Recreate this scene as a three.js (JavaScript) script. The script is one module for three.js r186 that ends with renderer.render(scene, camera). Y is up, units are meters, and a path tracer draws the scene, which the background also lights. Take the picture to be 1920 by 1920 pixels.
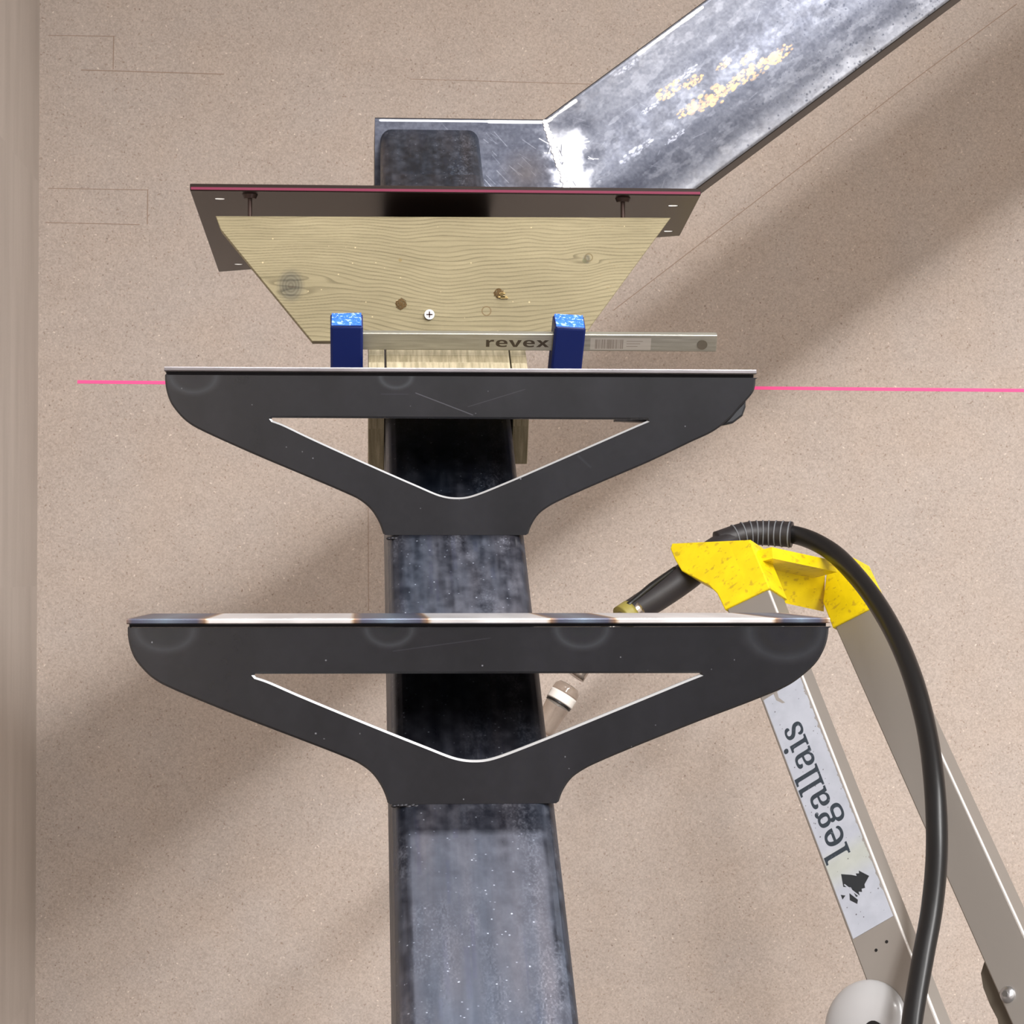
import * as THREE from 'three';
import { RoundedBoxGeometry } from 'three/addons/geometries/RoundedBoxGeometry.js';
import { RectAreaLightUniformsLib } from 'three/addons/lights/RectAreaLightUniformsLib.js';
import { mergeGeometries, toCreasedNormals } from 'three/addons/utils/BufferGeometryUtils.js';

// ------------------------------------------------------------------ camera, lights, exposure
const scene = new THREE.Scene();
scene.background = new THREE.Color(0x000000);
const camera = new THREE.PerspectiveCamera(24.09, 1, 0.05, 60);
camera.position.set(-0.07, 0.0305, 1.4644);
camera.lookAt(-0.07 + Math.sin(0.0633) * Math.cos(0.0235), 0.0305 + Math.sin(0.0235), 1.4644 - Math.cos(0.0633) * Math.cos(0.0235));
const renderer = new THREE.WebGLRenderer({ antialias: true });
renderer.toneMapping = THREE.LinearToneMapping;
renderer.toneMappingExposure = 0.88;
renderer.shadowMap.enabled = true;
RectAreaLightUniformsLib.init();
const FLOOR = -1.3, CEIL = 1.8, BACK = -2.73, LEFT = -0.627, RIGHT = 3.4, REAR = 9.5;
// a row of slim LED battens along the ceiling to the right, and one across it over the brackets
const PANELS = [[1.72, -0.1, 88], [1.32, 1.6, 270], [0.917, 3.3, 280], [0.515, 5.0, 235], [0.15, -0.29, 125]];
const PW = i => (i < 4 ? 0.18 : 0.07), PL = i => (i < 4 ? 1.5 : 1.0), yaw = i => (i < 4 ? Math.atan2(-0.2365, 1) : Math.PI / 2);
PANELS.forEach(([x, z, L], i) => {
  const l = new THREE.RectAreaLight(new THREE.Color(1, 0.985, 0.97), L, PW(i), PL(i));
  l.rotation.order = 'YXZ'; l.rotation.set(-Math.PI / 2, yaw(i), 0); l.position.set(x, CEIL - 0.06, z); scene.add(l);
});

// ------------------------------------------------------------------ helpers
let seed = 7;
const rnd = () => { seed = (seed + 0x6D2B79F5) | 0; let t = Math.imul(seed ^ (seed >>> 15), 1 | seed); t = (t + Math.imul(t ^ (t >>> 7), 61 | t)) ^ t; return ((t ^ (t >>> 14)) >>> 0) / 4294967296; };
const rr = (a, b) => a + (b - a) * rnd();
const hash = (x, y, s) => { let h = Math.imul(x, 374761393) ^ Math.imul(y, 668265263) ^ Math.imul(s, 1274126177); h = Math.imul(h ^ (h >>> 13), 1274126177); return ((h ^ (h >>> 16)) >>> 0) / 4294967296; };
function noise(x, y, s = 1) {
  const xi = Math.floor(x), yi = Math.floor(y), u = x - xi, v = y - yi, a = u * u * (3 - 2 * u), b = v * v * (3 - 2 * v);
  return (hash(xi, yi, s) * (1 - a) + hash(xi + 1, yi, s) * a) * (1 - b) + (hash(xi, yi + 1, s) * (1 - a) + hash(xi + 1, yi + 1, s) * a) * b;
}
const fbm = (x, y, s = 1, o = 4) => { let t = 0, a = 0.5, n = 0; for (let i = 0; i < o; i++) { t += a * noise(x, y, s + i * 17); n += a; x *= 2.03; y *= 2.03; a *= 0.5; } return t / n; };
const clamp = (x, a = 0, b = 1) => Math.min(b, Math.max(a, x));
const smooth = (a, b, x) => { const t = clamp((x - a) / (b - a)); return t * t * (3 - 2 * t); };
function canvas(w, h) { const c = document.createElement('canvas'); c.width = w; c.height = h; return c; }
function pixels(c, fn) {            // fn(x, y) -> [r, g, b]
  const g = c.getContext('2d'), im = g.createImageData(c.width, c.height), d = im.data;
  for (let y = 0, k = 0; y < c.height; y++) for (let x = 0; x < c.width; x++, k += 4) { const p = fn(x, y); d[k] = clamp(p[0], 0, 255); d[k + 1] = clamp(p[1], 0, 255); d[k + 2] = clamp(p[2], 0, 255); d[k + 3] = 255; }
  g.putImageData(im, 0, 0); return g;
}
function tex(c, srgb = true, wrap = THREE.RepeatWrapping) {
  const t = new THREE.CanvasTexture(c); t.wrapS = t.wrapT = wrap; if (srgb) t.colorSpace = THREE.SRGBColorSpace; t.magFilter = THREE.LinearFilter; t.anisotropy = 8; return t;
}
const V = (x, y, z) => new THREE.Vector3(x, y, z);
const names = {};
const numbered = n => { const k = names[n] = (names[n] ?? -1) + 1; return k ? `${n}_${String(k).padStart(3, '0')}` : n; };
function mesh(name, geo, mat) { const m = new THREE.Mesh(geo, mat); m.name = name; m.castShadow = m.receiveShadow = true; return m; }
// a thing: a Group at its base; its parts are given in world metres and moved into the group
function thing(name, label, category, pos, group) {
  const o = new THREE.Group(); o.name = numbered(name); o.position.set(...pos); o.userData = { label, category }; if (group) o.userData.group = group; scene.add(o); return o;
}
function rootOf(o) { while (o.parent && o.parent !== scene) o = o.parent; return o; }
function part(parent, name, geo, mat, label) {
  const p = rootOf(parent).position; geo.translate(-p.x, -p.y, -p.z);
  const m = mesh(name, geo, mat); if (label) m.userData.label = label; parent.add(m); return m;
}
function struct(name, geo, mat) { const m = mesh(name, geo, mat); m.userData.kind = 'structure'; scene.add(m); return m; }
const box = (w, h, d, x, y, z, r = 0) => { const g = r ? new RoundedBoxGeometry(w, h, d, 3, r) : new THREE.BoxGeometry(w, h, d); g.translate(x, y, z); return g; };
function uvBy(geo, fn) {
  const p = geo.attributes.position, n = geo.attributes.normal, a = new Float32Array(p.count * 2);
  for (let i = 0; i < p.count; i++) { const [u, v] = fn(p.getX(i), p.getY(i), p.getZ(i), n.getX(i), n.getY(i), n.getZ(i)); a[2 * i] = u; a[2 * i + 1] = v; }
  geo.setAttribute('uv', new THREE.BufferAttribute(a, 2)); return geo;
}
const boxUV = (geo, s = 1) => uvBy(geo, (x, y, z, nx, ny, nz) => { const ax = Math.abs(nx), ay = Math.abs(ny), az = Math.abs(nz); return az >= ax && az >= ay ? [x / s, y / s] : ax >= ay ? [z / s, y / s] : [x / s, z / s]; });
// rounded rectangle section, counter-clockwise
function roundRect(w, h, r, n = 5) {
  const o = [], cx = w / 2 - r, cy = h / 2 - r;
  for (const [sx, sy, a0] of [[-1, 1, Math.PI], [1, 1, Math.PI / 2], [1, -1, 0], [-1, -1, -Math.PI / 2]])
    for (let i = 0; i <= n; i++) { const a = a0 - (i / n) * Math.PI / 2; o.push([sx * cx + r * Math.cos(a), sy * cy + r * Math.sin(a)]); }
  return o;   // starts at the top-left corner and runs clockwise
}
// prism of a section (p along U, q along W) swept along A from origin O, each end cut by a plane (point, normal) or a distance
function prism(sec, O, A, U, W, cutA, cutB, rings = 1) {
  const pos = [], uv = [], at = (s, cut) => {
    const b = O.clone().addScaledVector(U, s[0]).addScaledVector(W, s[1]);
    const t = typeof cut === 'number' ? cut : cut.p.clone().sub(b).dot(cut.n) / A.dot(cut.n);
    return [b.addScaledVector(A, t), t];
  };
  let per = 0; const N = sec.length, e0 = [], e1 = [];
  for (let i = 0; i < N; i++) { e0.push(at(sec[i], cutA)); e1.push(at(sec[i], cutB)); }
  for (let i = 0; i < N; i++) {
    const j = (i + 1) % N, d = Math.hypot(sec[j][0] - sec[i][0], sec[j][1] - sec[i][1]);
    const q = [[e0[i], per], [e1[i], per], [e1[j], per + d], [e0[j], per + d]];
    for (const k of [0, 1, 2, 0, 2, 3]) { pos.push(...q[k][0][0].toArray()); uv.push(q[k][1], q[k][0][1]); }
    per += d;
  }
  const cap = (e, flip) => { for (let i = 1; i < N - 1; i++) for (const k of flip ? [0, i + 1, i] : [0, i, i + 1]) { pos.push(...e[k][0].toArray()); uv.push(sec[k][0], sec[k][1]); } };
  cap(e0, false); cap(e1, true);
  let g = new THREE.BufferGeometry(); g.setAttribute('position', new THREE.Float32BufferAttribute(pos, 3)); g.setAttribute('uv', new THREE.Float32BufferAttribute(uv, 2));
  // make the winding face outwards
  const c = e0[0][0].clone(); let sum = 0; const a = V(0, 0, 0), b = V(0, 0, 0), d = V(0, 0, 0); void c;
  for (let i = 0; i < pos.length; i += 9) { a.fromArray(pos, i); b.fromArray(pos, i + 3); d.fromArray(pos, i + 6); sum += a.dot(b.clone().cross(d)); }
  if (sum < 0) { const p = g.attributes.position, u = g.attributes.uv; for (let i = 0; i < p.count; i += 3) for (const at2 of [p, u]) { const n = at2.itemSize; for (let k = 0; k < n; k++) { const t = at2.array[(i + 1) * n + k]; at2.array[(i + 1) * n + k] = at2.array[(i + 2) * n + k]; at2.array[(i + 2) * n + k] = t; } } }
  return toCreasedNormals(g, 0.6);
}
// tube along a smooth curve with a radius for each point
function vtube(pts, radii, seg = 60, ring = 18) {
  const c = new THREE.CatmullRomCurve3(pts.map(p => V(...p)), false, 'centripetal'), f = c.computeFrenetFrames(seg), pos = [], uv = [], idx = [];
  const R = u => { if (typeof radii === 'number') return radii; const t = u * (radii.length - 1), i = Math.min(radii.length - 2, Math.floor(t)); return radii[i] + (radii[i + 1] - radii[i]) * (t - i); };
  for (let i = 0; i <= seg; i++) {
    const p = c.getPoint(i / seg), r = R(i / seg);
    for (let k = 0; k <= ring; k++) { const a = k / ring * Math.PI * 2, q = p.clone().addScaledVector(f.normals[i], Math.cos(a) * r).addScaledVector(f.binormals[i], Math.sin(a) * r); pos.push(q.x, q.y, q.z); uv.push(k / ring, i / seg); }
  }
  for (let i = 0; i < seg; i++) for (let k = 0; k < ring; k++) { const a = i * (ring + 1) + k, b = a + ring + 1; idx.push(a, a + 1, b, b, a + 1, b + 1); }
  for (const [row, fl] of [[0, 0], [seg, 1]]) { const ce = pos.length / 3, p = c.getPoint(row / seg); pos.push(p.x, p.y, p.z); uv.push(.5, .5); for (let k = 0; k < ring; k++) { const a = row * (ring + 1) + k; fl ? idx.push(ce, a, a + 1) : idx.push(ce, a + 1, a); } }
  const g = new THREE.BufferGeometry(); g.setAttribute('position', new THREE.Float32BufferAttribute(pos, 3)); g.setAttribute('uv', new THREE.Float32BufferAttribute(uv, 2)); g.setIndex(idx); g.computeVertexNormals(); return g;
}
const bar = (a, b, r, n = 14) => { const A = V(...a), B = V(...b), g = new THREE.CylinderGeometry(r, r, A.distanceTo(B), n); g.applyQuaternion(new THREE.Quaternion().setFromUnitVectors(V(0, 1, 0), B.clone().sub(A).normalize())); g.translate((A.x + B.x) / 2, (A.y + B.y) / 2, (A.z + B.z) / 2); return g; };
function shapeOf(pts, holes = []) { const s = new THREE.Shape(pts.map(p => new THREE.Vector2(...p))); for (const h of holes) s.holes.push(new THREE.Path(h.map(p => new THREE.Vector2(...p)))); return s; }
const std = (o) => new THREE.MeshStandardMaterial(o);

// ------------------------------------------------------------------ textures
// raw chipboard, one tile of 1.9 m
const chip = canvas(2048, 2048);
{
  const g = pixels(chip, (x, y) => {
    const l = (fbm(x / 300, y / 300, 3, 3) - 0.5) * 6 + (fbm(x / 40, y / 40, 11, 3) - 0.5) * 7 + (noise(x / 2.6, y / 2.6, 31) - 0.5) * 20 + (hash(x, y, 5) - 0.5) * 16;
    const h = (fbm(x / 90, y / 90, 41, 2) - 0.5) * 3;
    return [183 + l + h, 170 + l, 161 + l - h];
  });
  for (let i = 0; i < 52000; i++) {
    const x = rnd() * 2048, y = rnd() * 2048, a = rnd() * Math.PI, n = rr(1.2, 4.6), k = rnd();
    g.lineWidth = rr(0.7, 1.9); g.strokeStyle = k < 0.42 ? `rgba(106,80,62,${rr(.14, .42)})` : k < 0.95 ? `rgba(226,208,192,${rr(.14, .4)})` : `rgba(250,238,225,${rr(.4, .8)})`;
    g.beginPath(); g.moveTo(x, y); g.lineTo(x + Math.cos(a) * n, y + Math.sin(a) * n); g.stroke();
  }
  for (let i = 0; i < 1500; i++) { g.fillStyle = `rgba(70,52,42,${rr(.25, .6)})`; g.fillRect(rnd() * 2048, rnd() * 2048, rr(1, 2.4), rr(1, 2.4)); }
}
// grey plaster / membrane of the left wall
const plaster = canvas(512, 512);
pixels(plaster, (x, y) => { const l = (fbm(x / 40, y / 220, 71, 4) - 0.5) * 26 + (hash(x, y, 9) - 0.5) * 5; return [186 + l, 176 + l, 169 + l]; });
// blue-grey mill scale of the stringer: u across (0.1 m face), v along (0.62 m)
const scale = canvas(1024, 2048), scaleR = canvas(512, 1024);
{
  const W = 1024, H = 2048, per = 0.5;   // width covers 0.5 m of perimeter
  const field = (u, v) => {             // u, v in metres
    const st = fbm(u * 260, v * 14, 5, 4) - 0.5, st2 = fbm(u * 60, v * 8, 15, 3) - 0.5, mo = fbm(u * 160, v * 110, 25, 5) - 0.5;
    const edge = smooth(0.030, 0.006, u) * 0.5 + smooth(0.066, 0.092, u) * smooth(0.107, 0.095, u);
    const chalk = smooth(0.40, 0.72, fbm(u * 1100, v * 600, 45, 3)) * clamp(edge * 0.9 * smooth(.35, .7, fbm(u * 30, v * 9, 57, 2)) + smooth(0.5, 0.75, fbm(u * 60, v * 16, 55, 3)) * 0.6) * (.45 + .75 * hash(Math.floor(u * 2600), Math.floor(v * 2600), 4));
    return [st, st2, mo, chalk];
  };
  const g = pixels(scale, (x, y) => {
    const u = x / W * per, v = y / H * 0.62, [st, st2, mo, ch] = field(u, v), l = st * 34 + st2 * 34 + mo * 62 + ch * 52;
    return [46 + l * .7 + st2 * 12, 49 + l * .7, 59 + l * .7 - st2 * 8];
  });
  for (let i = 0; i < 420; i++) { const x = rnd() * 205, y = rnd() * H, k = rr(.25, .8); g.fillStyle = `rgba(214,222,236,${k})`; g.fillRect(x, y, rr(0.7, 1.8), rr(1, 4)); }
  for (let i = 0; i < 60; i++) { g.strokeStyle = `rgba(30,34,58,${rr(.06, .18)})`; g.lineWidth = rr(2, 7); const x = rnd() * 205, y = rnd() * H; g.beginPath(); g.moveTo(x, y); g.lineTo(x + rr(-2, 2), y + rr(30, 200)); g.stroke(); }
  pixels(scaleR, (x, y) => { const [st, , mo, ch] = field(x / 512 * per, y / 1024 * 0.62); const r = 105 + st * 70 + mo * 60 + ch * 50; return [r, r, r]; });
}
// ground steel of the upper stringer's face, planar in world x, y: 0.8 x 0.6 m
const ground = canvas(1600, 1200), groundR = canvas(800, 600);
{
  const X = x => (x + 0.06) * 2000, Y = y => (0.93 - y) * 2000, ca = 0.8, sa = 0.6;
  const weldx = y => 0.1159 + (0.487 - y) * 0.32;
  const wz = (x, y) => { const d = x - weldx(y) - 0.012 + (fbm(x * 120, y * 120, 3, 3) - .5) * 0.03; return smooth(0.024, 0.006, Math.abs(d)) * smooth(0.335, 0.40, y) * smooth(0.49, 0.455, y); };
  const fn = (x, y) => {
    const a = x * ca + y * sa, b = -x * sa + y * ca, rise = x > weldx(y);   // rising tube: b runs from .170 (lower edge) to .320
    const s1 = rise ? fbm(a * 22, b * 130, 7, 4) - .5 : fbm(x * 26, y * 170, 8, 4) - .5, m = fbm(x * 60, y * 60, 19, 4) - .5, f = fbm(x * 420, y * 420, 29, 3) - .5;
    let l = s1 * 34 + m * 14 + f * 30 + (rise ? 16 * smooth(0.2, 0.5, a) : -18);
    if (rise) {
      l += 62 * smooth(.197, .176, b + m * .014) - 34 * smooth(.024, .0, Math.abs(b - .216 - s1 * .012)) * smooth(.66, .34, a);  // light on the rounded lower edge painted as a band, dark scuff above
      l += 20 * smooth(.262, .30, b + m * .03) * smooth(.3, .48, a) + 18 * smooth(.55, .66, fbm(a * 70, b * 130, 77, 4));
      l += 70 * smooth(.020, .004, Math.hypot(x - .148, (y - .468) * 1.2) + m * .012) - 30 * smooth(.026, .012, Math.hypot(x - .146, (y - .478) * 1.1) + m * .012);  // glare painted as a pale spot with a darker surround
    }
    l += 120 * wz(x, y);
    return l;
  };
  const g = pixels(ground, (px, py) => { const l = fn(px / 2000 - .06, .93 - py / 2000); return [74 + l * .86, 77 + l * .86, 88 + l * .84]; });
  const line = (pts, w, c) => { g.strokeStyle = c; g.lineWidth = w; g.lineCap = 'round'; g.beginPath(); pts.forEach(([x, y], i) => i ? g.lineTo(X(x), Y(y)) : g.moveTo(X(x), Y(y))); g.stroke(); };
  for (let i = 0; i < 700; i++) { const x = rr(.1, .74), y = rr(.34, .9), a = rr(-.5, 1.3), n = rr(.002, .018); line([[x, y], [x + Math.cos(a) * n, y + Math.sin(a) * n]], rr(.4, .9), `rgba(225,230,240,${rr(.06, .3)})`); }
  for (let i = 0; i < 120; i++) { const x = rr(-.05, .14), y = rr(.34, .48), n = rr(.003, .016); line([[x, y], [x + n, y - n * rr(.6, 1.2)]], rr(.5, 1.2), `rgba(225,228,236,${rr(.1, .4)})`); }
  line([[-.05, .4835], [.05, .4838], [.1159, .4836]], 5, 'rgba(206,208,212,.75)');
  line([[.06, .4835], [.1159, .4836]], 7, 'rgba(245,246,250,.9)');
  // chalky cream line along the upper edge
  for (let t = 0; t < 1; t += .01) if (fbm(t * 9, 1, 3, 2) > .3) line([[.118 + t * .5, .4835 + t * .375], [.123 + t * .5, .4868 + t * .375]], rr(3, 8), `rgba(236,232,222,${rr(.5, .95)})`);
  // glue-like orange rests
  const blob = (x, y, n, c, sx = 1, sy = .55) => { for (let i = 0; i < 60; i++) { g.fillStyle = c; g.globalAlpha = rr(.25, .8); const r = n * rr(.12, .45), a = rnd() * 6.28, q = n * Math.sqrt(rnd()); const dx = Math.cos(a) * q * sx, dy = Math.sin(a) * q * sy; g.beginPath(); g.ellipse(X(x + dx * ca - dy * sa), Y(y + dx * sa + dy * ca), r * 1100, r * 600, -.64, 0, 6.3); g.fill(); } g.globalAlpha = 1; };
  for (const [x, y, n] of [[.243, .517, .010], [.282, .509, .014], [.268, .527, .008], [.297, .514, .011], [.318, .531, .010], [.338, .543, .013], [.358, .556, .010], [.30, .545, .006], [.326, .552, .007], [.262, .497, .008]]) blob(x, y, n, 'rgb(190,150,110)', 1.6, .62);
  for (const [x, y, n] of [[.20, .54, .012], [.225, .50, .010], [.25, .47, .010], [.21, .455, .016], [.262, .535, .012]]) blob(x, y, n * .6, 'rgba(190,194,206,.5)', 2.2, .4);
  // pitting towards the upper end
  for (let i = 0; i < 2600; i++) { const x = rr(.3, .74), y = .36 + .75 * (x - .27) + rr(.05, .2); const k = smooth(.3, .45, x); if (rnd() > k) continue; g.fillStyle = `rgba(52,56,68,${rr(.15, .6)})`; g.beginPath(); g.arc(X(x), Y(y), rr(.6, 2.6), 0, 6.3); g.fill(); }
  // grinder marks beside the weld
  for (let i = 0; i < 70; i++) { const y = rr(.345, .47), x = weldx(y) + rr(-.012, .034), n = rr(.004, .013); line([[x, y], [x + n, y - n * rr(-.2, 1)]], rr(.8, 2), `rgba(250,251,255,${rr(.3, .8)})`); }
  for (let i = 0; i < 14; i++) { const y = rr(.36, .475), x = weldx(y) + rr(-.006, .010); line([[x, y], [x + rr(-.003, .004), y - rr(.002, .008)]], 1.6, 'rgba(40,40,46,.8)'); }
  const sm = g.createRadialGradient(X(.098), Y(.43), 5, X(.098), Y(.43), 62); sm.addColorStop(0, 'rgba(64,56,54,.55)'); sm.addColorStop(1, 'rgba(64,56,54,0)'); g.fillStyle = sm; g.fillRect(X(.06), Y(.47), 160, 170);
  pixels(groundR, (px, py) => { const x = px / 1000 - .06, y = .93 - py / 1000; const r = 118 + (fbm(x * 60, y * 60, 61, 3) - .5) * 70 + (fbm(x * 300, y * 300, 62, 2) - .5) * 40 - 12 * wz(x, y); return [r, r, r]; });
}
// treated pine board
const pine = canvas(1400, 460);
{
  const X0 = -.2, Y1 = .332, M = 3500, knots = [[-.1282, .2675, .0115, .013], [.1207, .2919, .0035, .006]];
  const warp = (x, y) => { let q = y; for (const [kx, ky, , r] of knots) { const dx = x - kx, dy = y - ky; q += -Math.sign(dy) * r * .9 * Math.exp(-(dx * dx) / (r * r * 9)) * Math.exp(-Math.abs(dy) / (r * 2.2)) * smooth(0, r * .7, Math.abs(dy)); } return q; };
  const g = pixels(pine, (px, py) => {
    const x = X0 + px / M, y = Y1 - py / M, w = warp(x, y) + (fbm(x * 14, y * 22, 3, 3) - .5) * .012 + .010 * Math.sin(x * 14 + 1.2) * smooth(.33, .26, y);
    const h = (w - .215) / .118, ph = 38 * Math.pow(clamp(h, 0.001, 1.2), 1.25) + 1.4 * smooth(.35, 0, h) * Math.cos(x * 26);
    const s = ph - Math.floor(ph), late = smooth(.55, .93, s) * smooth(1, .95, s) * (.5 + fbm(x * 20, Math.floor(ph) * 3.1, 7, 2));
    let l = -30 * late * smooth(-.05, .25, h + .12) + (fbm(x * 60, y * 900, 13, 3) - .5) * 20 + (fbm(x * 12, y * 20, 23, 3) - .5) * 26 + (hash(px, py, 3) - .5) * 7;
    let r = 126 + l * .8, gg = 117 + l * .78, b = 90 + l * .7;
    for (const [kx, ky, kr] of knots) { const d = Math.hypot(x - kx, (y - ky) * .8), e = smooth(kr * 1.15, kr * .5, d); const ring = Math.sin(d * 2600) * 7; r += e * (-32 + ring); gg += e * (-28 + ring); b += e * (-18 + ring); }
    return [r, gg, b];
  });
  const P = (x, y) => [(x - X0) * M, (Y1 - y) * M];
  const dot = (x, y, r, c) => { const [a, b] = P(x, y); g.fillStyle = c; g.beginPath(); g.arc(a, b, r, 0, 6.3); g.fill(); };
  const ringm = (x, y, r, c) => { const [a, b] = P(x, y); g.strokeStyle = c; g.lineWidth = 3; g.beginPath(); g.arc(a, b, r, 0, 6.3); g.stroke(); };
  ringm(.036, .2471, 13, 'rgba(92,72,44,.8)'); 
  ringm(.1225, .2930, 11, 'rgba(84,70,40,.7)'); dot(.1190, .2900, 7, 'rgba(78,76,48,.6)');
  dot(-.0365, .2895, 5, 'rgba(108,92,52,.6)');
  for (let i = 0; i < 26; i++) dot(rr(-.17, .17), rr(.226, .32), rr(1, 2.6), 'rgba(190,174,136,.75)');
  for (let i = 0; i < 20; i++) { const [a, b] = P(rr(.13, .185), rr(.25, .322)); g.fillStyle = 'rgba(110,88,52,.6)'; g.fillRect(a, b, rr(2, 8), 1.6); }
  const [ka, kb] = P(-.1282, .2665); g.strokeStyle = 'rgba(60,46,30,.8)'; g.lineWidth = 2; g.beginPath(); g.moveTo(ka - 8, kb); g.lineTo(ka + 14, kb + 2); g.stroke();
}
// end-grain / small timber
const grain = canvas(256, 256);
pixels(grain, (x, y) => { const l = (fbm(x / 5, y / 60, 5, 4) - .5) * 60 + (hash(x, y, 2) - .5) * 10; return [128 + l, 119 + l, 96 + l]; });

// dark mill-scale plate with heat halos from the welds, planar in x, y over 0.45 x 0.14 m
function plateTex(halos, scratches, s) {
  const c = canvas(1350, 420), M = 3000, g = pixels(c, (px, py) => { const x = px / M, y = py / M, l = (fbm(x * 30, y * 9, s, 3) - .5) * 26 + (fbm(x * 200, y * 200, s + 9, 3) - .5) * 8; return [27 + l * .4, 27 + l * .4, 30 + l * .45]; });
  const P = (x, y) => [(x + .225) * M, (.01 - y) * M];
  for (const [x, y, r, k] of halos) {
    const [a, b] = P(x, y), q = g.createRadialGradient(a, b, 0, a, b, r * M);
    q.addColorStop(0, `rgba(30,31,35,${k * .5})`); q.addColorStop(.55, `rgba(36,38,40,${k * .4})`); q.addColorStop(.76, `rgba(72,77,82,${k * .6})`); q.addColorStop(1, 'rgba(50,52,54,0)');
    g.save(); g.translate(a, b); g.scale(1.15, .85); g.translate(-a, -b); g.fillStyle = q; g.beginPath(); g.arc(a, b, r * M, 0, 6.3); g.fill(); g.restore();
  }
  for (const [x0, y0, x1, y1, w, col] of scratches) { g.strokeStyle = col; g.lineWidth = w; g.beginPath(); g.moveTo(...P(x0, y0)); g.lineTo(...P(x1, y1)); g.stroke(); }
  for (let i = 0; i < 60; i++) { const [a, b] = P(rr(-.21, .21), rr(-.12, 0)); g.fillStyle = rnd() < .6 ? 'rgba(190,192,200,.5)' : 'rgba(30,30,34,.5)'; g.fillRect(a, b, rr(1, 3), rr(1, 3)); }
  return tex(c);
}
// heat tints along a tread plate
function tintTex(bands) {
  const c = canvas(1400, 64), g = pixels(c, (x, y) => { const l = (fbm(x / 60, y / 8, 3, 3) - .5) * 40; return [196 + l, 194 + l, 196 + l]; }), X = x => (x + .22) / .45 * 1400;
  for (const [x0, x1] of bands) {
    const q = g.createLinearGradient(X(x0) - 16, 0, X(x1) + 16, 0), w = 16 / (X(x1) - X(x0) + 32);
    q.addColorStop(0, 'rgba(190,150,96,0)'); q.addColorStop(w * .6, 'rgba(104,74,52,.8)'); q.addColorStop(w * 1.5, 'rgba(60,62,80,.9)'); q.addColorStop(.5, 'rgba(92,104,120,.95)'); q.addColorStop(1 - w * 1.5, 'rgba(60,62,80,.9)'); q.addColorStop(1 - w * .6, 'rgba(104,74,52,.8)'); q.addColorStop(1, 'rgba(190,150,96,0)');
    g.fillStyle = q; g.fillRect(X(x0) - 16, 0, X(x1) - X(x0) + 32, 64);
  }
  return tex(c, true, THREE.ClampToEdgeWrapping);
}

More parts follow.
